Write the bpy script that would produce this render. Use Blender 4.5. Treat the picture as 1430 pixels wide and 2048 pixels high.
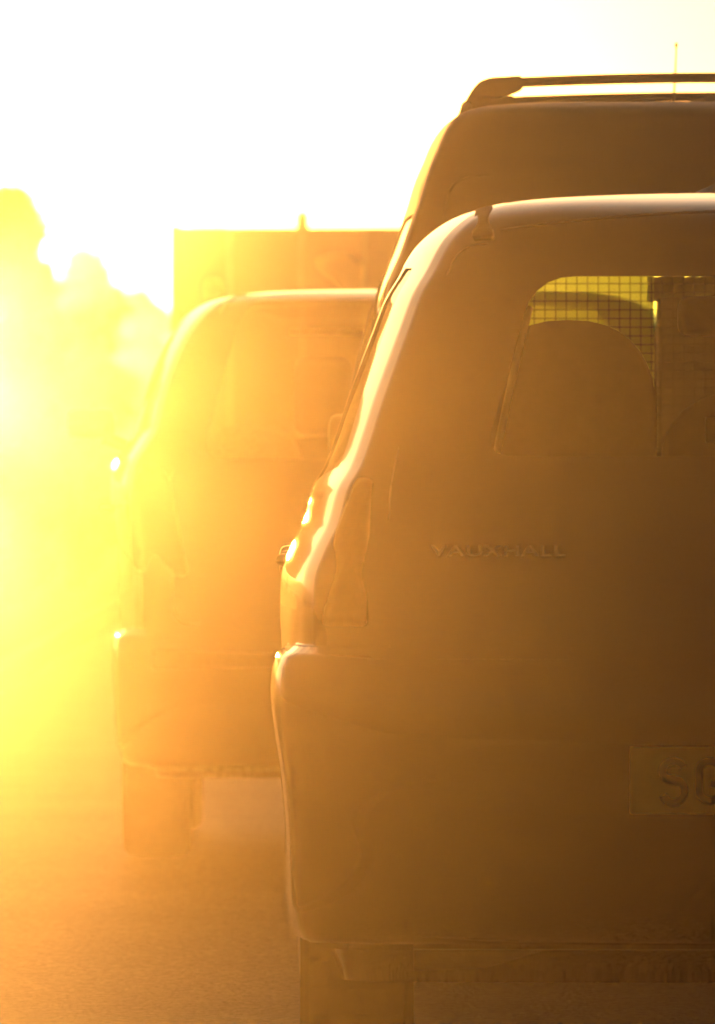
import bpy, bmesh, math, random
from mathutils import Vector, Matrix, noise
R = random.Random(7)
S = bpy.context.scene
for o in list(bpy.data.objects): bpy.data.objects.remove(o)
C = S.collection

# ------------------------------------------------------------------ camera, sky, sun
F = 23960.0                     # focal length in pixels of a 1430 px wide picture
EYE = 1.105
cam = bpy.data.cameras.new('camera'); co = bpy.data.objects.new('camera', cam); C.objects.link(co)
cam.sensor_fit = 'HORIZONTAL'; cam.sensor_width = 36.0; cam.lens = F/1430*36.0
cam.clip_start = .5; cam.clip_end = 6000
co.location = (0, 0, EYE); co.rotation_euler = (math.pi/2 - math.atan(87/F), 0, 0)
cam.dof.use_dof = True; cam.dof.focus_distance = 22.8
cam.dof.aperture_fstop = (cam.lens/1000)/.028
S.camera = co

SUN_AZ = 0.0415                 # radians left of the view axis
SUN_EL = 0.0090
W = bpy.data.worlds.new('World'); S.world = W; W.use_nodes = True
nt = W.node_tree; nt.nodes.clear()
out = nt.nodes.new('ShaderNodeOutputWorld'); bg = nt.nodes.new('ShaderNodeBackground')
sky = nt.nodes.new('ShaderNodeTexSky'); sky.sky_type = 'NISHITA'; sky.sun_disc = False
sky.sun_elevation = SUN_EL; sky.sun_rotation = -SUN_AZ
sky.air_density = 1.0; sky.dust_density = 3.0; sky.ozone_density = 1.0
bg.inputs['Strength'].default_value = .045
# bright aureole that surrounds a low sun in dusty air, fading smoothly with the angle from it
sd = Vector((-math.sin(SUN_AZ)*math.cos(SUN_EL), math.cos(SUN_AZ)*math.cos(SUN_EL), math.sin(SUN_EL)))
tc = nt.nodes.new('ShaderNodeTexCoord')
vm = nt.nodes.new('ShaderNodeVectorMath'); vm.operation = 'DISTANCE'; vm.inputs[1].default_value = sd
nt.links.new(tc.outputs['Generated'], vm.inputs[0])
def mth(op, a, b=None):
    n = nt.nodes.new('ShaderNodeMath'); n.operation = op
    for i, v in enumerate((a, b)):
        if v is None: continue
        if isinstance(v, (int, float)): n.inputs[i].default_value = v
        else: nt.links.new(v, n.inputs[i])
    return n.outputs[0]
g1 = mth('MULTIPLY', mth('EXPONENT', mth('MULTIPLY', vm.outputs['Value'], -7.0)), 40.0)
ac = nt.nodes.new('ShaderNodeMix'); ac.data_type = 'RGBA'; ac.blend_type = 'ADD'; ac.inputs[0].default_value = 1.0
gc = nt.nodes.new('ShaderNodeVectorMath'); gc.operation = 'SCALE'; gc.inputs[0].default_value = (1.0, .87, .66)
nt.links.new(g1, gc.inputs['Scale'])
nt.links.new(sky.outputs[0], ac.inputs['A']); nt.links.new(gc.outputs[0], ac.inputs['B'])
nt.links.new(ac.outputs['Result'], bg.inputs['Color']); nt.links.new(bg.outputs[0], out.inputs['Surface'])

sl = bpy.data.lights.new('sun', 'SUN'); so = bpy.data.objects.new('sun', sl); C.objects.link(so)
sl.energy = 4.0; sl.angle = math.radians(.5); sl.color = (1.0, .39, .058)
so.rotation_euler = sd.to_track_quat('Z', 'Y').to_euler(); so.location = (-20, 60, 30)

S.view_settings.view_transform = 'Standard'; S.view_settings.look = 'None'
S.view_settings.exposure = -.12; S.view_settings.gamma = 1.0; S.view_settings.use_curve_mapping = False
S.cycles.use_denoising = True; S.cycles.use_adaptive_sampling = False; S.cycles.transparent_max_bounces = 32; S.cycles.max_bounces = 8
S.cycles.caustics_reflective = False; S.cycles.caustics_refractive = False
S.cycles.volume_bounces = 0

HAZE = .0036; HAZE_G = .972

# ------------------------------------------------------------------ materials
def mat(name, col, rough=.5, metal=0, coat=0, nscale=0, namt=.15, bump=0, bscale=None, spec=.5):
    m = bpy.data.materials.new(name); m.use_nodes = True
    t = m.node_tree; b = t.nodes['Principled BSDF']
    b.inputs['Base Color'].default_value = (*col, 1); b.inputs['Roughness'].default_value = rough
    b.inputs['Metallic'].default_value = metal; b.inputs['Coat Weight'].default_value = coat
    b.inputs['Coat Roughness'].default_value = .04; b.inputs['Specular IOR Level'].default_value = spec
    if nscale:
        c = t.nodes.new('ShaderNodeTexCoord'); n = t.nodes.new('ShaderNodeTexNoise')
        n.inputs['Scale'].default_value = nscale; n.inputs['Detail'].default_value = 6
        t.links.new(c.outputs['Object'], n.inputs['Vector'])
        r = t.nodes.new('ShaderNodeValToRGB')
        r.color_ramp.elements[0].position = .3; r.color_ramp.elements[1].position = .7
        r.color_ramp.elements[0].color = (*[v*(1-namt) for v in col], 1)
        r.color_ramp.elements[1].color = (*[min(1, v*(1+namt)) for v in col], 1)
        t.links.new(n.outputs['Fac'], r.inputs['Fac']); t.links.new(r.outputs['Color'], b.inputs['Base Color'])
        if bump:
            n2 = t.nodes.new('ShaderNodeTexNoise'); n2.inputs['Scale'].default_value = bscale or nscale; n2.inputs['Detail'].default_value = 4
            t.links.new(c.outputs['Object'], n2.inputs['Vector'])
            bp = t.nodes.new('ShaderNodeBump'); bp.inputs['Strength'].default_value = bump; bp.inputs['Distance'].default_value = .01
            t.links.new(n2.outputs['Fac'], bp.inputs['Height']); t.links.new(bp.outputs['Normal'], b.inputs['Normal'])
    return m
def glass(name, tint, ior=1.5):
    m = bpy.data.materials.new(name); m.use_nodes = True
    t = m.node_tree; t.nodes.clear()
    o = t.nodes.new('ShaderNodeOutputMaterial'); mx = t.nodes.new('ShaderNodeMixShader')
    tr = t.nodes.new('ShaderNodeBsdfTransparent'); gl = t.nodes.new('ShaderNodeBsdfGlossy'); fr = t.nodes.new('ShaderNodeFresnel')
    tr.inputs[0].default_value = (*tint, 1); gl.inputs['Roughness'].default_value = .02; gm = t.nodes.new('ShaderNodeNewGeometry'); mr_ = t.nodes.new('ShaderNodeMix'); mr_.data_type = 'FLOAT'
    mr_.inputs['A'].default_value = ior; mr_.inputs['B'].default_value = 1/ior
    t.links.new(gm.outputs['Backfacing'], mr_.inputs['Factor']); t.links.new(mr_.outputs['Result'], fr.inputs[0])
    t.links.new(fr.outputs[0], mx.inputs[0]); t.links.new(tr.outputs[0], mx.inputs[1]); t.links.new(gl.outputs[0], mx.inputs[2])
    t.links.new(mx.outputs[0], o.inputs[0]); return m
M = dict(
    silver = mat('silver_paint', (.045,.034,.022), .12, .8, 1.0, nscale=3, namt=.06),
    beige = mat('pale_gold_paint', (.14,.11,.075), .2, .8, 1.0, nscale=3, namt=.06),
    black = mat('dark_paint', (.014,.011,.009), .5, 0, .15, nscale=4, namt=.2),
    plastic = mat('black_plastic', (.022,.020,.018), .55, nscale=60, namt=.2, bump=.15),
    grey_plastic = mat('grey_bumper_plastic', (.055,.047,.038), .5, nscale=40, namt=.15, bump=.1),
    rubber = mat('tyre_rubber', (.018,.017,.016), .8, nscale=30, namt=.3, bump=.3),
    fabric = mat('seat_fabric', (.022,.017,.012), .95, nscale=40, namt=.2, bump=.05, spec=.1),
    fabric_pale = mat('pale_seat_fabric', (.10,.085,.065), .9, nscale=120, namt=.25, bump=.3),
    red = mat('red_lens', (.07,.022,.012), .5, nscale=90, namt=.15, coat=.1),
    amber = mat('amber_lens', (.45,.16,.02), .15, nscale=90, namt=.1, coat=1),
    clear = mat('clear_lens', (.5,.48,.42), .12, nscale=90, namt=.1, coat=1),
    chrome = mat('chrome', (.72,.70,.66), .16, 1.0, nscale=8, namt=.05),
    alloy = mat('wheel_alloy', (.42,.40,.37), .35, .9, nscale=10, namt=.1),
    plate = mat('yellow_plate', (.80,.58,.09), .4, nscale=30, namt=.06),
    ink = mat('plate_ink', (.012,.012,.012), .5, nscale=50, namt=.2),
    trim = mat('interior_trim', (.05,.043,.034), .8, nscale=40, namt=.2, bump=.1),
    label = mat('grey_label', (.28,.29,.27), .6, nscale=40, namt=.1),
    sheet = mat('crumpled_sheet', (.30,.26,.18), .7, nscale=12, namt=.15, bump=.4),
    wire = mat('guard_wire', (.03,.03,.028), .5, .2, nscale=40, namt=.2),
    box = mat('truck_box_panel', (.10,.050,.018), .55, nscale=2.2, namt=.25),
    boxyellow = mat('truck_yellow', (.55,.40,.14), .5, nscale=4, namt=.2),
    steel = mat('galvanised_steel', (.16,.16,.15), .5, .7, nscale=6, namt=.2),
    bark = mat('bark', (.07,.05,.035), .9, nscale=25, namt=.4, bump=.6),
    leaf = mat('leaves', (.062,.075,.022), .7, nscale=2.5, namt=.45),
    leaf2 = mat('leaves_dry', (.085,.075,.025), .7, nscale=2.5, namt=.4),
    grass = mat('verge_grass', (.07,.07,.035), .9, nscale=9, namt=.4, bump=.8),
    kerb = mat('kerb_concrete', (.13,.12,.10), .8, nscale=20, namt=.2, bump=.4),
    paint = mat('white_road_paint', (.5,.47,.4), .6, nscale=14, namt=.25),
    glass = glass('tinted_glass', (.84,.95,.80)),
    glass3 = glass('green_tinted_glass', (.84,.93,.58)),
    glass2 = glass('dark_tinted_glass', (.74,.72,.58)),
)
# asphalt: pale and dark chippings in bitumen
m = bpy.data.materials.new('asphalt'); m.use_nodes = True; t = m.node_tree; b = t.nodes['Principled BSDF']
c = t.nodes.new('ShaderNodeTexCoord'); v = t.nodes.new('ShaderNodeTexVoronoi'); v.inputs['Scale'].default_value = 85
n = t.nodes.new('ShaderNodeTexNoise'); n.inputs['Scale'].default_value = .8; n.inputs['Detail'].default_value = 8
t.links.new(c.outputs['Object'], v.inputs['Vector']); t.links.new(c.outputs['Object'], n.inputs['Vector'])
r = t.nodes.new('ShaderNodeValToRGB'); r.color_ramp.elements[0].color = (.02,.018,.016,1); r.color_ramp.elements[1].color = (.30,.27,.22,1)
t.links.new(v.outputs['Color'], r.inputs['Fac'])
mx = t.nodes.new('ShaderNodeMix'); mx.data_type = 'RGBA'; mx.blend_type = 'MULTIPLY'; mx.inputs[0].default_value = .6
t.links.new(r.outputs['Color'], mx.inputs['A']); t.links.new(n.outputs['Fac'], mx.inputs['B']); t.links.new(mx.outputs['Result'], b.inputs['Base Color'])
bp = t.nodes.new('ShaderNodeBump'); bp.inputs['Strength'].default_value = 1.0; bp.inputs['Distance'].default_value = .03; bp.invert = True
n3 = t.nodes.new('ShaderNodeTexNoise'); n3.inputs['Scale'].default_value = 14; n3.inputs['Detail'].default_value = 9; n3.inputs['Roughness'].default_value = .75
t.links.new(c.outputs['Object'], n3.inputs['Vector'])
ad = t.nodes.new('ShaderNodeMath'); ad.operation = 'MULTIPLY_ADD'; ad.inputs[1].default_value = .5
t.links.new(v.outputs['Distance'], ad.inputs[0]); t.links.new(n3.outputs['Fac'], ad.inputs[2]); t.links.new(ad.outputs[0], bp.inputs['Height']); t.links.new(bp.outputs['Normal'], b.inputs['Normal'])
b.inputs['Roughness'].default_value = .45; b.inputs['Specular IOR Level'].default_value = .5
M['asphalt'] = m

# ------------------------------------------------------------------ helpers
def link(name, me, m=None, parent=None, smooth=False):
    if m: me.materials.append(m)
    if smooth:
        for p in me.polygons: p.use_smooth = True
    o = bpy.data.objects.new(name, me); C.objects.link(o)
    if parent: o.parent = parent
    return o
def obj(name, bm, m, parent=None, smooth=False):
    bmesh.ops.recalc_face_normals(bm, faces=bm.faces)
    me = bpy.data.meshes.new(name); bm.to_mesh(me); bm.free()
    return link(name, me, m, parent, smooth)
def thing(name, label, cat, loc, group=None):
    o = bpy.data.objects.new(name, None); C.objects.link(o); o.location = loc
    o['label'] = label; o['category'] = cat
    if group: o['group'] = group
    return o
def struct(o): o['kind'] = 'structure'; return o
def bx(bm, a, b_, bev=0):
    g = bmesh.ops.create_cube(bm, size=1)
    for v_ in g['verts']:
        v_.co = Vector([a[i] + (v_.co[i]+.5)*(b_[i]-a[i]) for i in range(3)])
    if bev:
        e = list({e for v_ in g['verts'] for e in v_.link_edges})
        bmesh.ops.bevel(bm, geom=e, offset=bev, segments=3, affect='EDGES', profile=.5)
def box(name, a, b_, m, parent=None, bev=0, smooth=False):
    bm = bmesh.new(); bx(bm, a, b_, bev); return obj(name, bm, m, parent, smooth)
def pod(bm, a, b_, p=.45, seg=16):
    # rounded housing: a superellipsoid filling the given corners
    c_ = [(a[i]+b_[i])/2 for i in range(3)]; h = [abs(b_[i]-a[i])/2 for i in range(3)]
    f = lambda v, e: math.copysign(abs(v)**e, v)
    rows = []
    for i in range(seg+1):
        th = -math.pi/2+math.pi*i/seg
        rows.append([bm.verts.new((c_[0]+h[0]*f(math.cos(th), p)*f(math.cos(q), p), c_[1]+h[1]*f(math.cos(th), p)*f(math.sin(q), p), c_[2]+h[2]*f(math.sin(th), p))) for q in [2*math.pi*k/seg/2 for k in range(seg*2)]])
    for i in range(seg):
        for k in range(seg*2): bm.faces.new((rows[i][k], rows[i][(k+1)%(seg*2)], rows[i+1][(k+1)%(seg*2)], rows[i+1][k]))
    bmesh.ops.remove_doubles(bm, verts=bm.verts, dist=1e-5)
def tube(bm, pts, rad, seg=8, cap=True):
    pts = [Vector(p) for p in pts]; rings = []
    rr = rad if isinstance(rad, (list, tuple)) else [rad]*len(pts)
    for i, p in enumerate(pts):
        d = (pts[min(i+1, len(pts)-1)] - pts[max(i-1, 0)]).normalized()
        up = Vector((0,0,1)) if abs(d.z) < .9 else Vector((1,0,0))
        a = d.cross(up).normalized(); b_ = a.cross(d)
        rings.append([bm.verts.new(p + (a*math.cos(k*2*math.pi/seg) + b_*math.sin(k*2*math.pi/seg))*rr[i]) for k in range(seg)])
    for i in range(len(rings)-1):
        for k in range(seg):
            bm.faces.new((rings[i][k], rings[i][(k+1)%seg], rings[i+1][(k+1)%seg], rings[i+1][k]))
    if cap: bm.faces.new(rings[0]); bm.faces.new(rings[-1])
def prism(bm, poly, axis, a, b_):
    def mk(p, w): return (w, p[0], p[1]) if axis == 'x' else (p[0], w, p[1])
    A = [bm.verts.new(mk(p, a)) for p in poly]; B = [bm.verts.new(mk(p, b_)) for p in poly]
    bm.faces.new(A); bm.faces.new(B)
    for i in range(len(poly)): bm.faces.new((A[i], A[(i+1)%len(poly)], B[(i+1)%len(poly)], B[i]))
def rounded(poly, rad, seg=5):
    out_ = []; n_ = len(poly)
    for i in range(n_):
        p = Vector(poly[i]); a = Vector(poly[i-1]) - p; c_ = Vector(poly[(i+1)%n_]) - p
        r_ = rad[i] if isinstance(rad, (list, tuple)) else rad
        a = p + a.normalized()*min(r_, a.length*.45); c_ = p + c_.normalized()*min(r_, c_.length*.45)
        for k in range(seg+1):
            s = k/seg; out_.append(tuple(a*(1-s)**2 + p*2*s*(1-s) + c_*s*s))
    return out_
def interp(tab, z, j):
    # smooth (monotone cubic) interpolation of column j over column 0
    if z <= tab[0][0]: return tab[0][j]
    if z >= tab[-1][0]: return tab[-1][j]
    i = max(k for k in range(len(tab)-1) if tab[k][0] <= z)
    x0, x1 = tab[i][0], tab[i+1][0]; y0, y1 = tab[i][j], tab[i+1][j]
    def sl_(k):
        if k <= 0 or k >= len(tab)-1: 
            k = min(max(k, 0), len(tab)-1)
            a_, b2 = (0, 1) if k == 0 else (-2, -1)
            return (tab[b2][j]-tab[a_][j])/(tab[b2][0]-tab[a_][0])
        a_ = (tab[k][j]-tab[k-1][j])/(tab[k][0]-tab[k-1][0]); b2 = (tab[k+1][j]-tab[k][j])/(tab[k+1][0]-tab[k][0])
        return 0 if a_*b2 <= 0 else 2*a_*b2/(a_+b2)
    h = x1-x0; t_ = (z-x0)/h; m0, m1 = sl_(i)*h, sl_(i+1)*h
    return (2*t_**3-3*t_**2+1)*y0 + (t_**3-2*t_**2+t_)*m0 + (-2*t_**3+3*t_**2)*y1 + (t_**3-t_**2)*m1

class Body:
    """car body from level outlines: rows of (z, half width, rear y, front y, corner radius)"""
    def __init__(s, tab, taper=.045, tlen=1.5, bow=.05, ftaper=.09): s.t, s.tp, s.tl, s.bow, s.ft = tab, taper, tlen, bow, ftaper
    def row(s, z): return [interp(s.t, z, j) for j in (1,2,3,4)]
    def side_x(s, y, z):
        hw, yr, yf, rc = s.row(z)
        u = max(0, 1-(y-yr-rc*.6)/s.tl); w = max(0, 1-(yf-y)/1.1)
        return hw - s.tp*u*u*min(1, hw/.5) - s.ft*w*w
    def rear_y(s, x, z):
        hw, yr, yf, rc = s.row(z)
        xr = hw - s.tp*min(1, hw/.5); x = abs(x)
        q = max(0, min(1, (x-(xr-rc))/rc))
        return yr + s.bow*(x/max(xr,.05))**2*min(1, hw/.5) + rc*.8*(1-math.sqrt(1-q*q*.999))
    def front_y(s, x, z):
        hw, yr, yf, rc = s.row(z)
        return yf - .16*(abs(x)/max(hw,.05))**2*min(1, hw/.5)
    def outline(s, z):
        hw, yr, yf, rc = s.row(z); xr = max(hw - s.tp*min(1, hw/.5), .01); rc = min(rc, xr*.9)
        pts = []
        for k in range(10): pts.append(((xr-rc)*k/9.0, None))
        P_ = [(x, s.rear_y(x, z)) for x, _ in pts]
        for k in range(1, 9):
            a = k/8*math.pi/2; x = xr-rc+rc*math.sin(a); P_.append((x, s.rear_y(x, z)))
        y0 = P_[-1][1]; y1 = s.front_y(hw, z)-.02
        n_ = 26
        for k in range(1, n_+1):
            y = y0 + (y1-y0)*(k/n_)**1.2
            P_.append((s.side_x(y, z) if k > 0 else xr, y))
        xf = P_[-1][0]
        for k in range(1, 8):
            x = xf*(1-k/7); P_.append((x, s.front_y(x, z) if k > 1 else s.front_y(x, z)-.01))
        return P_
    def mesh(s, nlev=64):
        z0, z1 = s.t[0][0], s.t[-1][0]; bm = bmesh.new(); rows = []
        for i in range(nlev+1):
            u = i/nlev; z = z0 + (z1-z0)*(1-(1-u)**1.35)
            h = s.outline(z)
            full = h + [(-x, y) for x, y in reversed(h[1:-1])]
            rows.append([bm.verts.new((x, y, z)) for x, y in full])
        n_ = len(rows[0])
        for i in range(nlev):
            for k in range(n_): bm.faces.new((rows[i][k], rows[i][(k+1)%n_], rows[i+1][(k+1)%n_], rows[i+1][k]))
        bm.faces.new(rows[0]); bm.faces.new(rows[-1])
        bmesh.ops.recalc_face_normals(bm, faces=bm.faces)
        return bm
def cut_body(name, body, cutters, m, parent, thick=.03, nlev=64):
    """hollow shell with its openings cut through"""
    bm = body.mesh(nlev); me = bpy.data.meshes.new(name); bm.to_mesh(me); bm.free()
    o = link(name, me, m, parent, True)
    md = o.modifiers.new('s', 'SOLIDIFY'); md.thickness = thick; md.offset = -1; md.use_even_offset = False
    tmp = []
    for poly, ax, a, b_ in cutters:
        cb = bmesh.new(); prism(cb, poly, ax, a, b_); bmesh.ops.recalc_face_normals(cb, faces=cb.faces)
        cm = bpy.data.meshes.new('cut'); cb.to_mesh(cm); cb.free()
        c_ = bpy.data.objects.new('cut', cm); C.objects.link(c_); c_.parent = parent; tmp.append(c_)
        md = o.modifiers.new('b', 'BOOLEAN'); md.operation = 'DIFFERENCE'; md.object = c_; md.solver = 'EXACT'
    bpy.context.view_layer.update()
    dg = bpy.context.evaluated_depsgraph_get()
    nm = bpy.data.meshes.new_from_object(o.evaluated_get(dg)); o.modifiers.clear(); o.data = nm
    for p in nm.polygons: p.use_smooth = True
    try:
        nm.set_sharp_from_angle(angle=math.radians(35))
    except Exception: pass
    for c_ in tmp: bpy.data.objects.remove(c_)
    return o
def patch(name, poly, fn, m, parent, thick=.004, rings=8):
    """sheet with a rounded outline (u, v) laid on the surface fn(u, v) -> point"""
    bm = bmesh.new(); cx = sum(p[0] for p in poly)/len(poly); cy = sum(p[1] for p in poly)/len(poly)
    prev = None; cv = bm.verts.new(fn(cx, cy))
    for k in range(1, rings+1):
        s_ = k/rings; ring = [bm.verts.new(fn(cx+(p[0]-cx)*s_, cy+(p[1]-cy)*s_)) for p in poly]
        n_ = len(ring)
        for i in range(n_):
            if prev is None: bm.faces.new((cv, ring[i], ring[(i+1)%n_]))
            else: bm.faces.new((prev[i], ring[i], ring[(i+1)%n_], prev[(i+1)%n_]))
        prev = ring
    bmesh.ops.recalc_face_normals(bm, faces=bm.faces)
    if thick:
        g = bmesh.ops.solidify(bm, geom=bm.faces[:], thickness=thick)
    return obj(name, bm, m, parent, True)
def wheel(parent, x, y, rad=.31, wid=.195):
    bm = bmesh.new(); prof = [(-.5,.70),(-.5,.93),(-.42,.985),(-.25,1),(.25,1),(.42,.985),(.5,.93),(.5,.70)]
    n_ = 40; rings = []
    for k in range(n_):
        a = k*2*math.pi/n_
        rings.append([bm.verts.new((p[0]*wid, math.cos(a)*p[1]*rad, math.sin(a)*p[1]*rad)) for p in prof])
    for k in range(n_):
        for i in range(len(prof)-1): bm.faces.new((rings[k][i], rings[k][i+1], rings[(k+1)%n_][i+1], rings[(k+1)%n_][i]))
        bm.faces.new((rings[k][0], rings[k][-1], rings[(k+1)%n_][-1], rings[(k+1)%n_][0]))
    w = obj('wheel', bm, M['rubber'], parent); w.location = (x, y, rad)
    bm = bmesh.new()
    sg = 1 if x > 0 else -1
    for k in range(24):
        a0, a1 = k*math.pi/12, (k+1)*math.pi/12
    bmesh.ops.create_cone(bm, cap_ends=True, segments=32, radius1=rad*.72, radius2=rad*.66, depth=wid*.7, matrix=Matrix.Rotation(math.pi/2, 4, 'Y'))
    for k in range(5):
        a = k*2*math.pi/5; d = Vector((0, math.cos(a), math.sin(a)))
        tube(bm, [Vector((sg*wid*.42,0,0))+d*.03, Vector((sg*wid*.38,0,0))+d*rad*.62], .022, 6)
    obj('rim', bm, M['alloy'], w)
    return w
def seat(parent, x, y, w, top, base=.55, head=None, m='fabric', dome=.5, lean=.12):
    """seat back with rounded shoulders, optional head restraint"""
    bm = bmesh.new(); n_ = 18; layers = []
    for j, (dy, sc) in enumerate(((0,.93),(.03,1.0),(.09,1.0),(.12,.93))):
        pts = [(-w/2*sc, base)]
        hh = w*dome
        for k in range(n_+1):
            a = math.pi - k*math.pi/n_
            cx_, sy_ = math.cos(a), math.sin(a)
            pts.append((w/2*sc*math.copysign(abs(cx_)**.8, cx_), top-hh*sc + hh*sc*abs(sy_)**.9))
        pts.append((w/2*sc, base))
        layers.append([bm.verts.new((x+p[0], y+dy+(p[1]-top)*-lean, p[1])) for p in pts])
    for a_, b_ in zip(layers, layers[1:]):
        for k in range(len(a_)): bm.faces.new((a_[k], a_[(k+1)%len(a_)], b_[(k+1)%len(a_)], b_[k]))
    bm.faces.new(layers[0]); bm.faces.new(layers[-1])
    s_ = obj('seat_back', bm, M[m], parent, True)
    if head:
        hw_, z0, z1 = head
        bm = bmesh.new(); bx(bm, (x-hw_, y+.02, z0), (x+hw_, y+.11, z1), .035)
        h = obj('headrest', bm, M[m], s_, True)
        for sx in (-.05, .05):
            bm = bmesh.new(); tube(bm, [(x+sx, y+.06, z0+.02), (x+sx, y+.05, top-.06)], .006, 6); obj('headrest_post', bm, M['chrome'], s_)
    return s_
def stroke(bm, pts, w, d=.003, yy=0):
    """flat lettering stroke of even width, with mitred joints, standing proud towards -y"""
    P_ = [Vector(p) for p in pts]; L_, R_ = [], []
    for i, p in enumerate(P_):
        a = (p - P_[i-1]).normalized() if i else (P_[1]-p).normalized()
        b_ = (P_[i+1]-p).normalized() if i < len(P_)-1 else a
        tn = (a+b_).normalized(); nn = Vector((-tn.y, tn.x)); k = w/2/max(.5, nn.dot(Vector((-a.y, a.x))))
        L_.append(p+nn*k); R_.append(p-nn*k)
    F_ = [[bm.verts.new((q.x, yy-d, q.y)) for q in s_] for s_ in (L_, R_)]
    B_ = [[bm.verts.new((q.x, yy, q.y)) for q in s_] for s_ in (L_, R_)]
    for i in range(len(P_)-1):
        bm.faces.new((F_[0][i], F_[0][i+1], F_[1][i+1], F_[1][i]))
        bm.faces.new((B_[0][i], F_[0][i], F_[0][i+1], B_[0][i+1])); bm.faces.new((B_[1][i], F_[1][i], F_[1][i+1], B_[1][i+1]))
def arc(cx, cy, rx, ry, a0, a1, n_=10):
    return [(cx+rx*math.cos(math.radians(a0+(a1-a0)*k/n_)), cy+ry*math.sin(math.radians(a0+(a1-a0)*k/n_))) for k in range(n_+1)]

# ------------------------------------------------------------------ the setting
bm = bmesh.new(); n_ = 60
gx = [-78, -40, -20, -12, -8, -5, -3, -2.3, -1.87]
for side in (-1, 1):
    xs = [x if side < 0 else -x+3.15 for x in gx]
    rows = []
    for j in range(n_+1):
        y = -9 + j*(312/n_)
        rows.append([bm.verts.new((x, y, .10 if i == 8 else .13+.10*noise.noise(Vector((x*.15, y*.08, side))) + .004*abs(x))) for i, x in enumerate(xs)])
    for j in range(n_):
        for i in range(8): bm.faces.new((rows[j][i], rows[j][i+1], rows[j+1][i+1], rows[j+1][i]))
struct(obj('verge_ground', bm, M['grass'], None, True))
bm = bmesh.new(); bx(bm, (-1.75, -9, -.3), (4.9, 303, 0)); struct(obj('road', bm, M['asphalt']))
for x0 in (-1.87, 4.9):
    kb = struct(box('kerb', (x0, -9, -.3), (x0+.12, 303, .11), M['kerb']))
# ------------------------------------------------------------------ vehicle one: nearest car
T1 = [ # z, half width, rear y, front y, corner radius
 (.24,.800,.14,4.10,.12),(.32,.812,.07,4.18,.14),(.51,.822,.06,4.22,.15),(.60,.835,.06,4.22,.15),(.70,.850,.06,4.20,.15),(.788,.852,.065,4.12,.15),
 (.86,.854,.075,3.95,.14),(.914,.852,.085,3.75,.13),(.972,.832,.10,3.50,.12),(1.012,.812,.11,3.32,.11),(1.071,.796,.125,3.20,.10),
 (1.111,.773,.14,3.12,.10),(1.156,.757,.165,3.04,.10),(1.219,.737,.20,2.93,.10),(1.282,.715,.24,2.82,.10),(1.345,.692,.285,2.70,.10),
 (1.407,.669,.335,2.58,.10),(1.443,.648,.365,2.50,.10),(1.497,.619,.415,2.38,.11),(1.533,.584,.47,2.25,.12),(1.556,.548,.56,2.15,.14),
 (1.569,.507,.68,2.08,.16),(1.582,.42,.90,2.0,.18),(1.594,.28,1.20,1.9,.2),(1.600,.05,1.50,1.8,.05)]
v1 = thing('estate_car', 'metallic estate car nearest the camera, showing its yellow rear number plate', 'car', (.714, 20.0, 0))
B1 = Body(T1, taper=.064, tlen=1.3, bow=.05)
rw = rounded([(-.50,1.125),(.50,1.125),(.412,1.432),(-.412,1.432)], [.05,.05,.07,.07])
ws = rounded([(-.62,1.05),(.62,1.05),(.50,1.475),(-.50,1.475)], .06)
sw = [rounded([(.62,1.11),(1.28,1.08),(1.26,1.46),(.92,1.455)], .05), rounded([(1.34,1.08),(2.08,1.06),(2.08,1.47),(1.34,1.465)], .05), rounded([(2.16,1.06),(2.90,1.06),(2.48,1.46),(2.16,1.47)], .05)]
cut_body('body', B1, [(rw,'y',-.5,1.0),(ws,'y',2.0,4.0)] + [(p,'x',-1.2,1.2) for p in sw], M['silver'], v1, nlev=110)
g = patch('rear_window', rw, lambda x, z: (x, B1.rear_y(x, z)+.006, z), M['glass'], v1, 0)
patch('windscreen', ws, lambda x, z: (x, B1.front_y(x, z)-.010, z), M['glass'], v1, 0)
for sg in (-1, 1):
    for p in sw: patch('side_window', p, lambda y, z: (sg*(B1.side_x(y, z)-.004), y, z), M['glass'], v1, 0)
# tailgate shut line, spoiler lip, lamps, lettering
def ribbon(name, path, fn, w, m, parent, r=.004):
    bm = bmesh.new(); tube(bm, [fn(*p) for p in path], r, 6); return obj(name, bm, m, parent, True)
sf1 = lambda d: (lambda x, z: (x, B1.rear_y(x, z)-d, z))
seam = rounded([(-.66,.75),(.66,.75),(.66,1.08),(.545,1.488),(-.545,1.488),(-.66,1.08)], .05)
ribbon('tailgate_seal', seam+[seam[0]], sf1(-.0015), 0, M['plastic'], v1, .0022)
for sg in (-1, 1):
# drop-down trim strip where the spoiler ends meet the rear pillars
    pl = rounded([(sg*.482,1.502),(sg*.520,1.500),(sg*.510,1.553),(sg*.480,1.562)], .006)
    patch('spoiler_end_cap', pl, sf1(.010), M['plastic'], v1, .016)
ribbon('spoiler_seam', [(-.47+.94*k/20, 1.512+.034*(1-(2*k/20-1)**2)) for k in range(21)], sf1(-.001), 0, M['plastic'], v1, .003)
tl = rounded([(.700,.840),(.775,.840),(.752,1.00),(.716,1.09),(.690,1.09)], .012)
for sg in (-1, 1):
    tp = [(sg*p[0], p[1]) for p in tl]
    L_ = patch('tail_lamp', tp, sf1(.006), M['red'], v1, .008)
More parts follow.
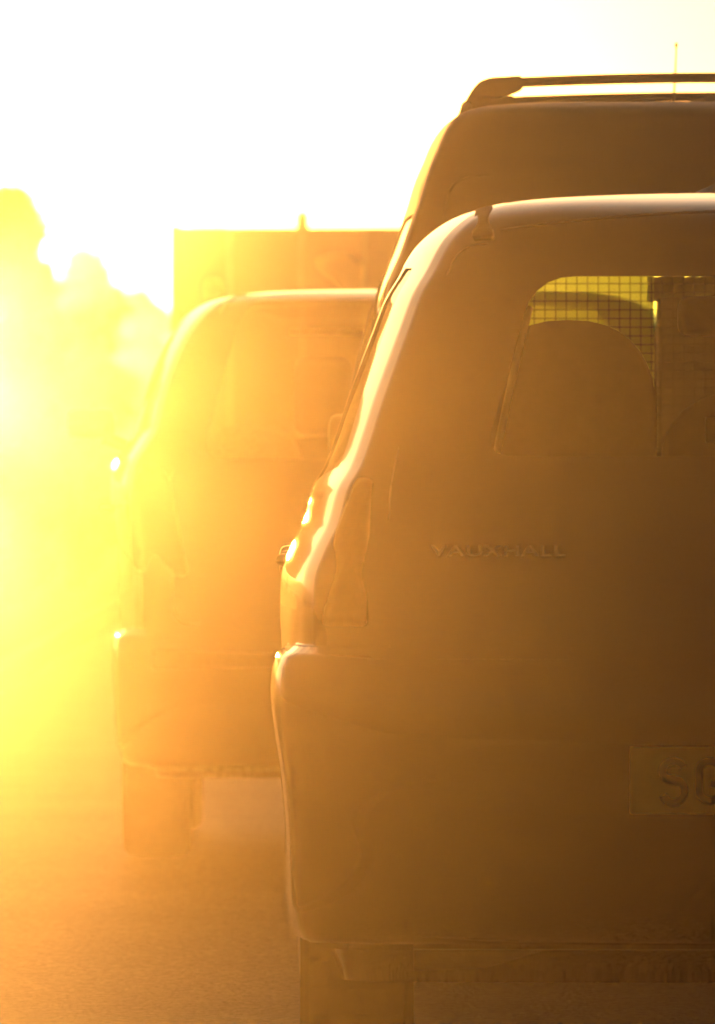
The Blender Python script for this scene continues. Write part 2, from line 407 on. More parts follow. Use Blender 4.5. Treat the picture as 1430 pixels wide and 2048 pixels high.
# rear bumper: a fuller moulding of its own below the tailgate
TB = [(.297,.80,.05,.90,.14),(.310,.825,.01,.90,.16),(.36,.838,-.025,.90,.18),(.48,.840,-.035,.90,.18),(.58,.848,-.04,.90,.18),(.66,.860,-.04,.90,.18),(.725,.866,-.035,.90,.18),(.765,.862,-.015,.90,.17),(.790,.853,.015,.90,.15),(.805,.835,.055,.90,.13)]
BB = Body(TB, taper=.020, tlen=.7, bow=.05, ftaper=0)
def bumper(name, BX, m, parent, arch=None, ycut=.62, n=28):
    bm = bmesh.new(); rows = []
    z0, z1 = BX.t[0][0], BX.t[-1][0]
    for i in range(n+1):
        z = z0+(z1-z0)*i/n; h = [q for q in BX.outline(z)[:18]]
        y0 = h[-1][1]
        for k in range(1, 9):
            y = y0+(ycut-y0)*k/8; h.append((BX.side_x(y, z), y))
        full = [(-x, y) for x, y in reversed(h[1:])] + h
        rows.append([bm.verts.new((x, y, z)) for x, y in full])
    for i in range(n):
        for k in range(len(rows[0])-1): bm.faces.new((rows[i][k], rows[i][k+1], rows[i+1][k+1], rows[i+1][k]))
    bmesh.ops.recalc_face_normals(bm, faces=bm.faces)
    bmesh.ops.solidify(bm, geom=bm.faces[:], thickness=.006)
    return obj(name, bm, m, parent, True)
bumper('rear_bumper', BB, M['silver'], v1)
# underside: valance with a cut-out, silencer, floor and axle
bm = bmesh.new(); prism(bm, [(-.62,.30),(-.62,.265),(-.50,.27),(-.45,.285),(-.40,.300),(.40,.300),(.45,.285),(.5,.27),(.62,.265),(.62,.30)], 'y', .03, .10)
obj('rear_valance', bm, M['plastic'], v1)
box('floor_pan', (-.72,.30,.315), (.72,3.9,.38), M['plastic'], v1)
bm = bmesh.new(); tube(bm, [(.30,.10,.285),(.30,.16,.285),(.30,.6,.285)], [.028,.11,.11], 14); obj('exhaust_silencer', bm, M['steel'], v1, True)
for sx in (-1, 1):
    for y in (.80, 3.35): wheel(v1, sx*.715, y)
    bm = bmesh.new(); tube(bm, [(0,.80,.30),(sx*.6,.80,.30)], .03, 8); obj('axle', bm, M['plastic'], v1)
    # wheel arch lips
    for y in (.80, 3.35):
        bm = bmesh.new(); tube(bm, [(sx*(B1.side_x(y+.37*math.cos(a), .4)+.004), y+.37*math.cos(a), .33+.37*math.sin(a)) for a in [math.pi*k/14 for k in range(15)]], .014, 8)
        obj('wheel_arch_lip', bm, M['silver'], v1, True)
    # door handles, mirror
    for y in (1.50, 2.35):
        bm = bmesh.new(); x_ = B1.side_x(y, .93)-.022
        tube(bm, [(sx*(x_-.01), y, .935), (sx*(x_+.022), y+.03, .94), (sx*(x_+.022), y+.14, .94), (sx*(x_-.01), y+.17, .935)], .012, 8); obj('door_handle', bm, M['silver'], v1, True)
    bm = bmesh.new(); pod(bm, (sx*.80, 2.62, .900), (sx*.862, 2.74, .960)); obj('door_mirror', bm, M['silver'], v1, True)
# number plate
pl = box('number_plate', (-.260,-.052,.530), (.260,-.044,.641), M['plate'], v1, .002)
bm = bmesh.new()
def glyph(ch, x0, z0, bm, yy):
    w, h = .050, .079; q = .0068
    if ch == 'S':
        p = arc(x0+w/2, z0+h*.735-q*.3, w/2-q, h*.265-q*.7, 20, 270, 16)[:]
        p += arc(x0+w/2, z0+h*.265+q*.3, w/2-q, h*.265-q*.7+.0035, 90, -160, 16)
        stroke(bm, p, .0135, .002, yy)
    if ch == 'G':
        p = arc(x0+w/2, z0+h*.70, w/2-q, h*.30-q, 10, 180, 12) + arc(x0+w/2, z0+h*.30, w/2-q, h*.30-q, 180, 360, 12) + [(x0+w-q, z0+h*.44)]
        stroke(bm, p, .0135, .002, yy); stroke(bm, [(x0+w, z0+h*.44), (x0+w*.5, z0+h*.44)], .0125, .0026, yy)
glyph('S', -.213, .545, bm, -.0525); glyph('G', -.152, .545, bm, -.0525)
obj('plate_letters', bm, M['ink'], pl)
# maker's lettering on the tailgate
def lettering(txt, x, z, w, h, m, parent, y):
    cu = bpy.data.curves.new('t', 'FONT'); cu.body = txt; cu.size = 1; cu.extrude = .03; cu.offset = .012; cu.space_character = 1.12
    o = bpy.data.objects.new('t', cu); C.objects.link(o); bpy.context.view_layer.update()
    me = bpy.data.meshes.new_from_object(o.evaluated_get(bpy.context.evaluated_depsgraph_get())); bpy.data.objects.remove(o)
    xs = [v_.co.x for v_ in me.vertices]; ys = [v_.co.y for v_ in me.vertices]
    for v_ in me.vertices:
        X_ = x+(v_.co.x-min(xs))/(max(xs)-min(xs))*w; Z_ = z+(v_.co.y-min(ys))/(max(ys)-min(ys))*h
        v_.co = (X_, y(X_, Z_) - v_.co.z*.05, Z_)
    me.materials.clear(); return link('tailgate_lettering', me, m, parent)
lettering('VAUXHALL', -.590, .958, .224, .018, M['label'], v1, lambda x, z: B1.rear_y(x, z)-.003)
# interior
seat(v1, -.345, .95, .31, 1.365, dome=.52)
seat(v1, .0, .98, .36, 1.245, dome=.35); seat(v1, .345, .95, .31, 1.30, dome=.5)
for o in [c_ for c_ in v1.children if c_.name.startswith('seat_back')][1:2]:
    box('seat_label', (-.105,.965,1.150), (-.070,.972,1.195), M['label'], o)
for x in (-.36, .36): seat(v1, x, 1.95, .46, 1.16, head=(.12, 1.19, 1.33), dome=.3)
box('dashboard', (-.66,2.72,.70), (.66,3.10,1.02), M['trim'], v1, .04, True)
box('parcel_load_cover', (-.60,.30,1.02), (.60,.86,1.045), M['trim'], v1, .008)
box('rear_view_mirror', (-.115,2.42,1.352), (.115,2.46,1.428), M['plastic'], v1, .02, True)
for sg in (-1,1):
    bm = bmesh.new(); tube(bm, [(sg*.478,.34,1.13),(sg*.450,.42,1.26),(sg*.42,.50,1.38)], .007, 8); obj('pillar_trim', bm, M['sheet'], v1, True)
bm = bmesh.new(); prism(bm, [(-.02,.36),(.10,.36),(.10,.98),(-.02,.98)], 'y', 1, 1.02); bm.free()

# ------------------------------------------------------------------ vehicle two: dark tall car with roof bars
T3 = [(.34,.84,.14,4.50,.10),(.42,.87,.06,4.60,.11),(.60,.90,.05,4.62,.12),(.80,.91,.05,4.60,.12),(.95,.915,.06,4.45,.11),(1.05,.905,.07,3.9,.10),(1.12,.89,.08,3.62,.09),
 (1.20,.870,.10,3.50,.09),(1.30,.858,.12,3.40,.09),(1.40,.846,.145,3.30,.09),(1.505,.832,.17,3.19,.09),(1.59,.800,.19,3.10,.09),(1.649,.780,.205,3.04,.09),(1.708,.759,.22,2.96,.09),
 (1.78,.737,.245,2.88,.09),(1.822,.719,.26,2.82,.09),(1.863,.702,.28,2.75,.10),(1.90,.676,.31,2.65,.11),(1.918,.640,.36,2.55,.12),(1.933,.57,.5,2.45,.15),(1.944,.42,.85,2.3,.18),(1.951,.22,1.2,2.1,.15),(1.955,.04,1.6,1.9,.03)]
v3 = thing('tall_estate_van', 'dark tall people carrier with two roof bars, just ahead of the nearest car', 'van', (.872, 26.6, 0))
B3 = Body(T3, taper=.030, tlen=1.5, bow=.03)
rw3 = rounded([(-.66,1.14),(.66,1.14),(.60,1.68),(-.60,1.68)], .07)
ws3 = rounded([(-.74,1.16),(.74,1.16),(.60,1.84),(-.60,1.84)], .07)
sw3 = [rounded([(.35,1.14),(1.30,1.12),(1.30,1.68),(.42,1.68)], .06), rounded([(1.38,1.12),(2.28,1.12),(2.28,1.69),(1.38,1.69)], .06), rounded([(2.36,1.12),(3.35,1.12),(2.90,1.66),(2.36,1.69)], .06)]
cut_body('body', B3, [(rw3,'y',-.5,.9),(ws3,'y',2.3,4.4)] + [(p,'x',-1.2,1.2) for p in sw3], M['black'], v3, nlev=80)
patch('rear_window', rw3, lambda x, z: (x, B3.rear_y(x, z)+.006, z), M['glass3'], v3, 0)
patch('windscreen', ws3, lambda x, z: (x, B3.front_y(x, z)-.010, z), M['glass'], v3, 0)
for sg in (-1, 1):
    for p in sw3: patch('side_window', p, lambda y, z: (sg*(B3.side_x(y, z)-.004), y, z), M['glass3'], v3, 0)
    # bright window deflector strips along the side glass
    for q, (dx, r_) in enumerate(((.010,.006),(.030,.004))):
        bm = bmesh.new(); tube(bm, [(sg*(B3.side_x(2.36+.5*k/8, 1.14+.55*k/8)+dx), 2.36+.5*k/8, 1.14+.55*k/8) for k in range(9)], r_, 8)
        obj('window_deflector', bm, M['chrome'], v3, True)
    bm = bmesh.new(); pod(bm, (sg*.86, 3.0, 1.09), (sg*.945, 3.13, 1.24)); obj('door_mirror', bm, M['black'], v3, True)
    tp = rounded([(sg*.74,.85),(sg*.85,.85),(sg*.83,1.10),(sg*.80,1.45),(sg*.745,1.45)], .03)
    patch('tail_lamp', tp, lambda x, z: (x, B3.rear_y(x, z)-.008, z), M['red'], v3, .008)
    for y in (.85, 3.65): wheel(v3, sg*.79, y, .36, .235)
TB3 = [(.40,.86,.03,.9,.12),(.44,.90,-.02,.9,.14),(.52,.915,-.04,.9,.14),(.64,.92,-.04,.9,.14),(.70,.912,-.01,.9,.12),(.71,.90,.04,.9,.1)]
bumper('rear_bumper', Body(TB3, .02, .7, .03, 0), M['grey_plastic'], v3, n=12)
sm3 = rounded([(-.78,.74),(.78,.74),(.80,1.05),(.66,1.76),(-.66,1.76),(-.80,1.05)], .05)
ribbon('tailgate_seal', sm3+[sm3[0]], lambda x, z: (x, B3.rear_y(x, z)+.001, z), 0, M['plastic'], v3, .004)
box('number_plate', (-.26,.030,.80), (.26,.038,.911), M['plate'], v3, .002)
box('floor_pan', (-.78,.30,.36), (.78,4.2,.46), M['plastic'], v3)
for x in (-.42,.42):
    seat(v3, x, 1.55, .48, 1.26, head=(.12,1.29,1.39), dome=.3); seat(v3, x, 2.5, .48, 1.27, head=(.12,1.30,1.39), dome=.3)
box('dashboard', (-.74,3.0,.8), (.74,3.45,1.12), M['trim'], v3, .04, True)
# dog guard
dg_ = box('dog_guard', (-.74,.935,1.06), (.74,.955,1.09), M['wire'], v3, .004)
hm = bmesh.new(); tube(hm, [(-.74,0,0),(.74,0,0)], .0012, 4); hme = bpy.data.meshes.new('wire_h'); hm.to_mesh(hme); hm.free(); hme.materials.append(M['wire'])
vmh = bmesh.new(); tube(vmh, [(0,0,1.09),(0,0,1.72)], .0011, 4); vme = bpy.data.meshes.new('wire_v'); vmh.to_mesh(vme); vmh.free(); vme.materials.append(M['wire'])
for k in range(61):
    o = bpy.data.objects.new('wire', vme); C.objects.link(o); o.parent = dg_; o.location = (-.735+k*.0245, .945, 0)
for k in range(31):
    o = bpy.data.objects.new('wire', hme); C.objects.link(o); o.parent = dg_; o.location = (0, .945, 1.11+k*.020)
# translucent blind fixed behind the guard
m = bpy.data.materials.new('translucent_blind'); m.use_nodes = True; t = m.node_tree; t.nodes.clear()
o_ = t.nodes.new('ShaderNodeOutputMaterial'); mx = t.nodes.new('ShaderNodeMixShader'); tr = t.nodes.new('ShaderNodeBsdfTranslucent'); df = t.nodes.new('ShaderNodeBsdfDiffuse')
nn = t.nodes.new('ShaderNodeTexNoise'); nn.inputs['Scale'].default_value = 9; rr = t.nodes.new('ShaderNodeValToRGB')
rr.color_ramp.elements[0].color = (.74,.86,.22,1); rr.color_ramp.elements[1].color = (.92,.97,.40,1)
cc = t.nodes.new('ShaderNodeTexCoord'); t.links.new(cc.outputs['Object'], nn.inputs['Vector']); t.links.new(nn.outputs['Fac'], rr.inputs['Fac'])
t.links.new(rr.outputs['Color'], tr.inputs['Color']); t.links.new(rr.outputs['Color'], df.inputs['Color'])
mx.inputs[0].default_value = .12; t.links.new(tr.outputs[0], mx.inputs[1]); t.links.new(df.outputs[0], mx.inputs[2]); m2 = t.nodes.new('ShaderNodeMixShader'); tp_ = t.nodes.new('ShaderNodeBsdfTransparent'); tp_.inputs[0].default_value = (.80,.88,.48,1); m2.inputs[0].default_value = .11
t.links.new(mx.outputs[0], m2.inputs[1]); t.links.new(tp_.outputs[0], m2.inputs[2]); t.links.new(m2.outputs[0], o_.inputs[0]); M['blind'] = m
bm = bmesh.new(); rows = []
for i in range(41):
    u = i/40; x = -.62+.43*u
    rows.append([bm.verts.new((x, .975+.006*math.sin(u*19+j*.3), 1.12+(.455-.02*(1-u)+.006*noise.noise(Vector((u*14, 0, 0))))*j/12)) for j in range(13)])
for i in range(40):
    for j in range(12): bm.faces.new((rows[i][j], rows[i+1][j], rows[i+1][j+1], rows[i][j+1]))
bd = obj('window_blind', bm, M['blind'], None, True); bd.location = (.872, 26.6, 0)
bd['label'] = 'yellow green translucent blind behind the wire guard in the tall van'; bd['category'] = 'blind'
# roof rails and bars
for sg in (-1, 1):
    bm = bmesh.new(); tube(bm, [(sg*.625,.95,1.925),(sg*.62,1.10,1.942),(sg*.62,2.9,1.942),(sg*.62,3.0,1.92)], [.010,.013,.013,.010], 10); obj('roof_rail', bm, M['plastic'], v3, True)
for y in (1.30, 2.75):
    zz = 2.001
    bar = None
    bm = bmesh.new(); n2 = 16
    pts = [(-.56+1.12*k/n2, y, zz+.014*(1-(2*k/n2-1)**2)) for k in range(n2+1)]
    tube(bm, pts, .0125, 10)
    bar = obj('roof_bar', bm, M['plastic'], v3, True)
    for sg in (-1, 1):
        bm = bmesh.new()
        poly = [(sg*.648,1.905),(sg*.638,1.930),(sg*.606,1.986),(sg*.588,2.006),(sg*.562,2.015),(sg*.488,2.019),(sg*.485,1.990),(sg*.500,1.980),(sg*.530,1.973),(sg*.560,1.968),(sg*.572,1.955),(sg*.575,1.905)]
        prism(bm, poly, 'y', y-.035, y+.035); bmesh.ops.bevel(bm, geom=bm.edges[:], offset=.004, segments=2, affect='EDGES')
        obj('bar_foot', bm, M['plastic'], bar)
bm = bmesh.new(); tube(bm, [(-.110,2.35,1.93),(-.106,2.42,2.00),(-.099,2.52,2.08),(-.096,2.56,2.135)], [.006,.0026,.0022,.0018], 6); tube(bm, [(-.0965,2.558,2.130),(-.096,2.562,2.140)], .004, 6)
obj('aerial', bm, M['plastic'], v3)
# crate and crumpled sheet carried behind the guard
cr = thing('cargo_box', 'dark upright cargo box seen through the rear windows of the tall van', 'box', (1.30, 27.85, .46))
box('side_panel', (-.60,0,0), (.42,.22,1.078), M['trim'], cr, .01)
bm = bmesh.new(); NX = 50; rows = []
for i in range(NX+1):
    x = -.62+1.06*i/NX; r0 = []
    for j in range(9):
        y = -.03+.30*j/8
        e = .018*noise.noise(Vector((x*22, y*14, 3)))+.010*noise.noise(Vector((x*60, y*40, 1)))
        z = 1.091 + .020*min(1, max(0, (x+.5)/.4)) + e - (.05 if j in (0, 8) else 0)
        r0.append(bm.verts.new((x, y, z)))
    rows.append(r0)
for i in range(NX):
    for j in range(8): bm.faces.new((rows[i][j], rows[i+1][j], rows[i+1][j+1], rows[i][j+1]))
sh = obj('crumpled_sheet', bm, M['sheet'], None, True); sh.location = cr.location
sh['label'] = 'crumpled pale sheet lying over the cargo box inside the tall van'; sh['category'] = 'sheet'

# ------------------------------------------------------------------ vehicle three: pale hatchback further ahead
T2 = [(.24,.84,.14,4.0,.12),(.34,.872,.05,4.1,.14),(.575,.878,.02,4.12,.15),(.75,.880,.04,4.05,.14),(.867,.884,.07,3.9,.13),(.94,.897,.085,3.7,.12),(1.013,.908,.10,3.4,.11),(1.06,.908,.11,3.25,.11),
 (1.115,.898,.125,3.14,.10),(1.166,.868,.14,3.04,.10),(1.217,.838,.17,2.95,.10),(1.305,.817,.23,2.80,.10),(1.378,.795,.285,2.66,.10),(1.451,.766,.345,2.52,.10),(1.524,.722,.42,2.37,.11),
 (1.575,.668,.50,2.22,.13),(1.597,.615,.62,2.12,.15),(1.610,.53,.8,2.05,.17),(1.619,.36,1.1,1.95,.18),(1.625,.04,1.45,1.75,.03)]
v2 = thing('hatchback', 'pale hatchback ahead on the left, almost lost in the golden glare', 'car', (.19, 33.3, 0))
B2 = Body(T2, taper=.085, tlen=1.5, bow=.05)
rw2 = rounded([(-.63,1.13),(.63,1.13),(.51,1.578),(-.51,1.578)], .07)
ws2 = rounded([(-.72,1.08),(.72,1.08),(.52,1.588),(-.52,1.588)], .06)
sw2 = [rounded([(.62,1.14),(1.22,1.12),(1.20,1.49),(.90,1.48)], .05), rounded([(1.29,1.12),(2.00,1.10),(2.00,1.50),(1.29,1.49)], .05), rounded([(2.07,1.10),(2.78,1.10),(2.38,1.48),(2.07,1.50)], .05)]
cut_body('body', B2, [(rw2,'y',-.5,.8),(ws2,'y',1.9,4.0)] + [(p,'x',-1.2,1.2) for p in sw2], M['beige'], v2, nlev=90)
patch('rear_window', rw2, lambda x, z: (x, B2.rear_y(x, z)+.006, z), M['glass2'], v2, 0)
patch('windscreen', ws2, lambda x, z: (x, B2.front_y(x, z)-.010, z), M['glass2'], v2, 0)
sf2 = lambda d: (lambda x, z: (x, B2.rear_y(x, z)-d, z))
for sg in (-1, 1):
    for p in sw2: patch('side_window', p, lambda y, z: (sg*(B2.side_x(y, z)-.004), y, z), M['glass2'], v2, 0)
    patch('tail_lamp', rounded([(sg*.66,.80),(sg*.82,.82),(sg*.83,1.04),(sg*.80,1.12),(sg*.72,1.10)], .03), sf2(.008), M['red'], v2, .008)
    for y in (.78, 3.3): wheel(v2, sg*.76, y, .30, .19)
    for y in (1.45, 2.28):
        bm = bmesh.new(); x_ = B2.side_x(y, .99)
        tube(bm, [(sg*(x_-.01), y, .985), (sg*(x_+.022), y+.03, .99), (sg*(x_+.022), y+.14, .99), (sg*(x_-.01), y+.17, .985)], .012, 8); obj('door_handle', bm, M['beige'], v2, True)
    mr = None
    bm = bmesh.new(); pod(bm, (sg*.915, 2.55, 1.195), (sg*1.06, 2.66, 1.285)); mr = obj('door_mirror', bm, M['beige'], v2, True)
    bm = bmesh.new(); tube(bm, [(sg*.84,2.60,1.15),(sg*.95,2.60,1.20)], .02, 8); obj('mirror_arm', bm, M['plastic'], mr)
TB2 = [(.26,.83,.05,.9,.14),(.30,.87,-.01,.9,.16),(.45,.882,-.04,.9,.17),(.58,.885,-.04,.9,.17),(.64,.878,-.015,.9,.15),(.655,.86,.03,.9,.13)]
BB2 = Body(TB2, .02, .7, .05, 0)
bumper('rear_bumper', BB2, M['beige'], v2, n=14)
patch('bumper_rub_strip', rounded([(-.76,.545),(.76,.545),(.76,.60),(-.76,.60)], .012), lambda x, z: (x, BB2.rear_y(x, z)-.006, z), M['plastic'], v2, .008)
sm2 = rounded([(-.70,.67),(.70,.67),(.72,1.05),(.56,1.596),(-.56,1.596),(-.72,1.05)], .05)
ribbon('tailgate_seal', sm2+[sm2[0]], sf2(-.001), 0, M['plastic'], v2, .004)
box('number_plate', (-.26,.020,.69), (.26,.032,.801), M['plate'], v2, .002)
box('grab_bar', (-.38,.55,1.482), (-.17,.575,1.500), M['clear'], v2, .004)
box('floor_pan', (-.74,.30,.27), (.74,3.8,.35), M['plastic'], v2)
seat(v2, -.50, .86, .31, 1.232, dome=.42, m='fabric_pale'); seat(v2, .50, .86, .31, 1.232, dome=.42, m='fabric_pale'); seat(v2, 0, .88, .36, 1.20, dome=.3)
for x in (-.29,): seat(v2, x, 1.75, .30, 1.20, head=(.085, 1.20, 1.435), dome=.3)
box('dashboard', (-.7,2.6,.7), (.7,3.0,1.06), M['trim'], v2, .04, True)
box('parcel_shelf', (-.62,.30,1.08), (.62,.80,1.10), M['trim'], v2, .006)

# ------------------------------------------------------------------ box lorry
lo = thing('box_lorry', 'square backed box lorry in the traffic beyond the hatchback', 'lorry', (-.150, 73.8, 0)); lo.scale = (.885,.885,.885)
box('cargo_body', (-1.10,.02,.80), (1.10,4.6,2.93), M['box'], lo, .02)
for sg in (-1, 1):
    box('corner_post', (sg*1.10-.035, -.02, .80), (sg*1.10+.035, .05, 2.945), M['box'], lo, .01)
    d_ = box('rear_door', (min(sg*.01, sg*1.05), -.03, .88), (max(sg*.01, sg*1.05), .015, 2.86), M['box'], lo, .008)
    for k in (0, 1):
        bm = bmesh.new(); x = sg*(.22+.5*k); tube(bm, [(x,-.05,.84),(x,-.05,2.9)], .015, 8); obj('lock_rod', bm, M['steel'], d_)
    for y in (.9, 4.9): wheel(lo, sg*.90, y, .38, .26)
    box('tail_lamp', (sg*.95-.12,-.06,.60), (sg*.95+.12,.0,.70), M['red'], lo, .01)
    box('mudguard', (sg*.9-.15,.45,.70), (sg*.9+.15,1.35,.78), M['plastic'], lo, .02)
bm = bmesh.new(); bx(bm, (-.045,-.01,2.93), (.045,.10,2.985), .012); lamp = obj('roof_marker_lamp', bm, M['amber'], lo, True); lamp.location = (-.215, 0, 0)
bm = bmesh.new(); bmesh.ops.create_uvsphere(bm, u_segments=12, v_segments=8, radius=.045); 
for v_ in bm.verts: v_.co += Vector((-.215,.05,3.0))
obj('roof_beacon', bm, M['amber'], lo, True)
box('chassis', (-.42,.1,.55), (.42,6.0,.79), M['plastic'], lo)
bm = bmesh.new(); prism(bm, rounded([(4.75,.55),(6.7,.55),(6.72,1.25),(6.35,2.1),(4.75,2.15)], .12), 'x', -1.0, 1.0); obj('cab', bm, M['beige'], lo)
box('underrun_bar', (-1.0,-.05,.42), (1.0,.02,.52), M['steel'], lo, .01)
box('number_plate', (-.26,-.075,.42), (.26,-.062,.53), M['plate'], lo)
for k, (cx_, cz_, pts) in enumerate([(.08,2.62,[(-.20,.10),(.02,.13),(.14,.02),(.10,-.16),(.02,-.25),(-.02,-.10),(-.18,.02)]), (.52,2.55,[(-.13,.06),(.10,.12),(.22,.02),(.12,-.18),(-.04,-.12)]), (-.84,2.50,[(-.05,.07),(.07,.07),(.07,-.08),(-.05,-.09)])]):
    bm = bmesh.new(); prism(bm, rounded([(cx_+a, cz_+b_) for a, b_ in pts], .06), 'y', -.036, -.031); obj('yellow_patch', bm, M['boxyellow'], lo)  # flat yellowish patches set on the rear doors

# ------------------------------------------------------------------ lattice mast
px = 110.0; D_ = F/px
mt = thing('lattice_mast', 'faint steel lattice mast standing far off above the box lorry', 'mast', ((418-715)/px, D_, 0))
H = 8.2
def wid(z): return .46+.24*(1-z/H)**1.6
legs = [(-1,-1),(1,-1),(1,1),(-1,1)]
for sx, sy in legs:
    bm = bmesh.new(); tube(bm, [(sx*wid(z)/2, sy*wid(z)/2, z) for z in [k*H/16 for k in range(17)]], .034, 5); obj('leg', bm, M['steel'], mt)
zz = 0
while zz < H-.3:
    st = wid(zz)*.85; z2 = min(H, zz+st)
    for k in range(4):
        a, b_ = legs[k], legs[(k+1)%4]
        for (p, q) in (((a, zz), (b_, z2)), ((b_, zz), (a, z2)), ((a, z2), (b_, z2))):
            bm = bmesh.new(); tube(bm, [(p[0][0]*wid(p[1])/2, p[0][1]*wid(p[1])/2, p[1]), (q[0][0]*wid(q[1])/2, q[0][1]*wid(q[1])/2, q[1])], .020, 4)
            obj('brace', bm, M['steel'], mt)
    zz = z2
for z_, hw_ in ((5.9,.36),(6.9,.42),(7.8,.34),(4.9,.45)):
    box('cross_arm', (-hw_,-.25,z_-.04), (hw_,.25,z_+.03), M['steel'], mt)
    if z_ > 5.5:
        for sx in (-.26, .26): box('antenna', (sx-.05,-.40,z_-.05), (sx+.05,-.32,z_+.32), M['steel'], mt, .02)

# ------------------------------------------------------------------ trees and hedges on the left, with added sun blockers
def leaf_blob(bm, blobs, n, size, rnd, zmin=.12):
    tot = sum(b_[3]**2 for b_ in blobs)
    for (cx_, cy_, cz_, r_) in blobs:
        for _ in range(int(n*r_*r_/tot)):
            d = Vector((rnd.gauss(0,1), rnd.gauss(0,1), rnd.gauss(0,1))).normalized()
            rr = r_*(rnd.random()**.45)*(1+.35*noise.noise(d*2.2+Vector((cx_, cy_, cz_))))
            p = Vector((cx_, cy_, cz_)) + d*rr*Vector((1,1,.9)).length/1.67
            if p.z < zmin: continue
            s_ = size*rnd.uniform(.6, 1.4)
            u = Vector((rnd.gauss(0,1), rnd.gauss(0,1), rnd.gauss(0,1))).normalized(); w_ = u.orthogonal().normalized()
            bm.faces.new([bm.verts.new(p+u*s_), bm.verts.new(p+w_*s_*.55), bm.verts.new(p-u*s_), bm.verts.new(p-w_*s_*.55)])
def tree(name, label, cat, loc, h, blobs, n, m, rnd, group=None, size=.06, zmin=.12):
    t_ = thing(name, label, cat, loc, group)
    bm = bmesh.new(); tube(bm, [(0,0,-.1),(.03,0,h*.3),(-.02,.03,h*.55),(.05,0,h*.85)], [h*.035,h*.028,h*.02,h*.008], 8)
    for b_ in blobs[:7]:
        z0 = h*rnd.uniform(.25,.5); tube(bm, [(0,0,z0), (b_[0]*.5, b_[1]*.5, (z0+b_[2])/2+.1), (b_[0]*.9, b_[1]*.9, b_[2])], [h*.015,h*.01,h*.004], 6)
    obj('trunk', bm, M['bark'], t_)
    bm = bmesh.new(); leaf_blob(bm, blobs, n, size, rnd, zmin)
    me = bpy.data.meshes.new('crown'); bm.to_mesh(me); bm.free(); link('crown', me, m, t_)
    return t_
def at(px_, D): return (px_-715)/F*D
def zt(py, D): return EYE-(py-937)/F*D
def mkblobs(pts, D, cx_, depth=.5):
    return [((at(x, D)-cx_), R.uniform(-depth, depth), zt(y, D), r_/F*D) for x, y, r_ in pts]
D = 82.0; c0 = at(10, D)
tree('tree', 'tallest leafy tree on the left verge, cut by the picture edge', 'tree', (c0, D, 0), 2.9,
     mkblobs([(20,425,55),(-25,440,50),(0,480,60),(50,470,50),(30,560,75),(-30,580,70),(75,580,50),(20,640,80),(-30,700,80),(60,690,80),(20,790,90),(50,880,90),(-30,860,90),(30,1000,90),(-30,1040,80),(80,1000,70),(20,1130,80)], D, c0, .45), 34000, M['leaf'], R, size=.035)
D = 96.0; c0 = at(150, D)
tree('tree', 'small round tree standing between the tallest tree and the low hedge', 'tree', (c0, D, 0), 2.4,
     mkblobs([(165,540,44),(180,560,40),(150,600,50),(200,620,55),(120,660,50),(170,700,70),(190,790,80),(120,800,80),(160,900,85),(110,960,70),(200,980,70),(160,1060,80)], D, c0, .45), 26000, M['leaf2'], R, size=.035)
D = 122.0; c0 = at(255, D)
tree('shrub', 'low spreading shrub between the round tree and the box lorry', 'shrub', (c0, D, 0), 2.0,
     mkblobs([(225,615,40),(270,620,38),(300,650,40),(250,690,60),(300,730,60),(320,800,60),(240,800,60),(260,880,60),(310,900,50),(220,940,55),(270,990,60),(320,1000,50)], D, c0, .5), 16000, M['leaf'], R)
CB = 2.27  # underside of an unseen canopy, added to shade the higher haze
tree('tree', 'added leaf canopy out of view left of the tallest tree, shading the haze', 'tree', (-5.6, 90.0, 0), 4.2,
     [(-2.6,0,3.1,1.2),(-1.5,.1,3.4,1.3),(-.4,0,3.2,1.25),(.7,.1,3.5,1.2),(1.5,0,3.0,1.15),(2.0,-.1,2.7,.9),(2.15,0,3.5,.75),(-3.4,0,2.9,1.0),(0,0,2.6,1.1),(1.0,0,2.6,.9),(1.9,0,2.3,.75),(-1.4,0,2.5,1.0)], 26000, M['leaf'], R, size=.07, zmin=CB)
# added out-of-view foliage block that keeps low sun off the near haze
XB = -3.38
ZB = 1.50
bm = bmesh.new()
for _ in range(34000):
    x = R.uniform(-9.5, XB) ; y = 89.5 + R.uniform(-.5, .5)
    z = ZB + R.random()*(4.6 - ZB + .25*noise.noise(Vector((x*.9, 0, 2))))
    x += .12*noise.noise(Vector((0, z*2.2, 7)))
    s_ = .08*R.uniform(.6, 1.4); u = Vector((R.gauss(0,1), R.gauss(0,1), R.gauss(0,1))).normalized(); w_ = u.orthogonal().normalized(); p = Vector((x, y, z))
    bm.faces.new([bm.verts.new(p+u*s_), bm.verts.new(p+w_*s_*.6), bm.verts.new(p-u*s_), bm.verts.new(p-w_*s_*.6)])
h3 = thing('tree', 'added foliage block on a trunk, out of view, stopping the low sun', 'tree', (0, 0, 0))
obj('crown', bm, M['leaf'], h3)
bm = bmesh.new(); tube(bm, [(-6.6,89.5,-.1),(-6.55,89.5,.8),(-6.6,89.5,1.7),(-6.5,89.5,3.0)], [.24,.20,.18,.10], 10); obj('trunk', bm, M['bark'], h3)
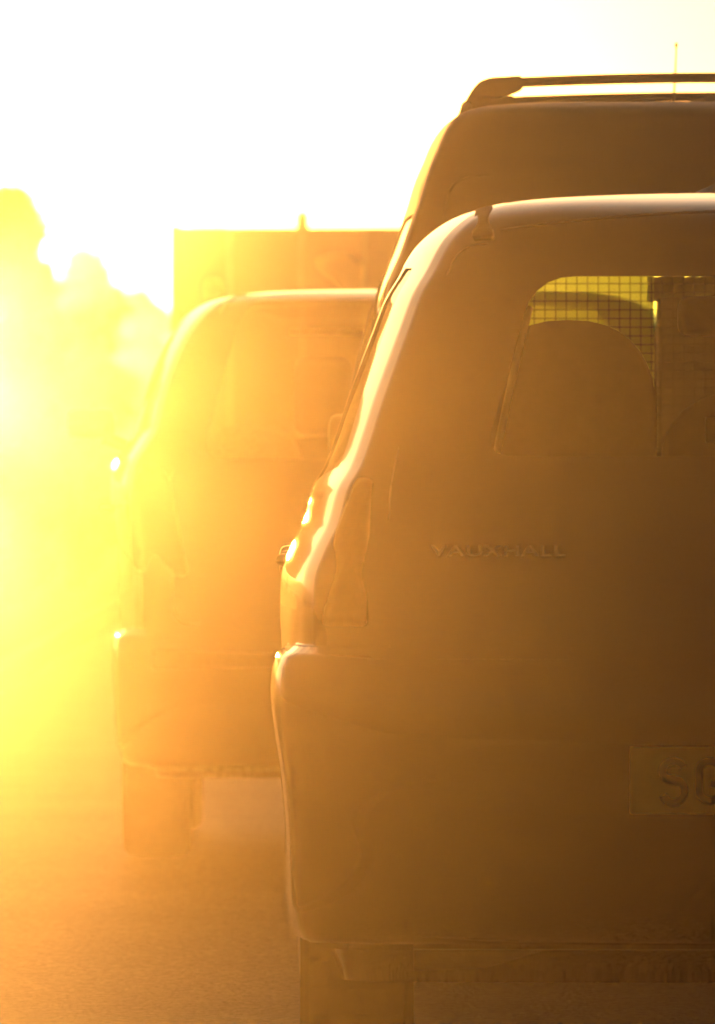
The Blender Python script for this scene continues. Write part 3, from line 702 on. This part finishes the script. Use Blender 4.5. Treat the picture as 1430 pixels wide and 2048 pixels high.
# low hedge added out of view to cut sunlight close to the ground
HH = 0.50
bm = bmesh.new()
for _ in range(30000):
    x = R.uniform(-9.5, -2.66); y = 87.5 + R.uniform(-.45, .45)
    z = R.uniform(.1, 1)**.8*(HH + .10*noise.noise(Vector((x*1.3, 0, 5))) + .05*noise.noise(Vector((x*6, y*2, 9))))
    s_ = .07*R.uniform(.6, 1.4); u = Vector((R.gauss(0,1), R.gauss(0,1), R.gauss(0,1))).normalized(); w_ = u.orthogonal().normalized(); p = Vector((x, y, z))
    bm.faces.new([bm.verts.new(p+u*s_), bm.verts.new(p+w_*s_*.6), bm.verts.new(p-u*s_), bm.verts.new(p-w_*s_*.6)])
h2 = obj('shade_hedge', bm, M['leaf2'], None); h2['label'] = 'added knee high hedge out of view, put in to shade the low haze'; h2['category'] = 'hedge'
# field hedge along the verge further out
bm = bmesh.new()
leaf_blob(bm, [(x, 200+R.uniform(-3,3), .9+R.uniform(-.2,.3), 1.0+R.uniform(0,.5)) for x in [k*1.1-60 for k in range(52)] if x < -4.2], 26000, .12, R)
hd = obj('hedge', bm, M['leaf'], None); hd['label'] = 'long field hedge running behind the trees on the left'; hd['category'] = 'hedge'
bm = bmesh.new()
leaf_blob(bm, [(x, 272+R.uniform(-5,5), 1.1+R.uniform(-.3,.4), 1.7+R.uniform(0,.6)) for x in [k*2.0-72 for k in range(73)]], 32000, .2, R)
fw = obj('far_wood', bm, M['leaf'], None); fw['kind'] = 'stuff'; fw['label'] = 'far wood closing off the end of the road'; fw['category'] = 'wood'

# ------------------------------------------------------------------ haze
bm = bmesh.new(); bx(bm, (-80, -10, -1.0), (80, 304, 9.2)); hz = obj('haze', bm, None)
hm_ = bpy.data.materials.new('haze'); hm_.use_nodes = True; t = hm_.node_tree; t.nodes.clear()
o_ = t.nodes.new('ShaderNodeOutputMaterial'); pv = t.nodes.new('ShaderNodeVolumePrincipled')
pv.inputs['Color'].default_value = (.97,.93,.86,1); pv.inputs['Density'].default_value = HAZE; pv.inputs['Anisotropy'].default_value = HAZE_G
t.links.new(pv.outputs[0], o_.inputs['Volume']); hz.data.materials.append(hm_); hz['kind'] = 'stuff'
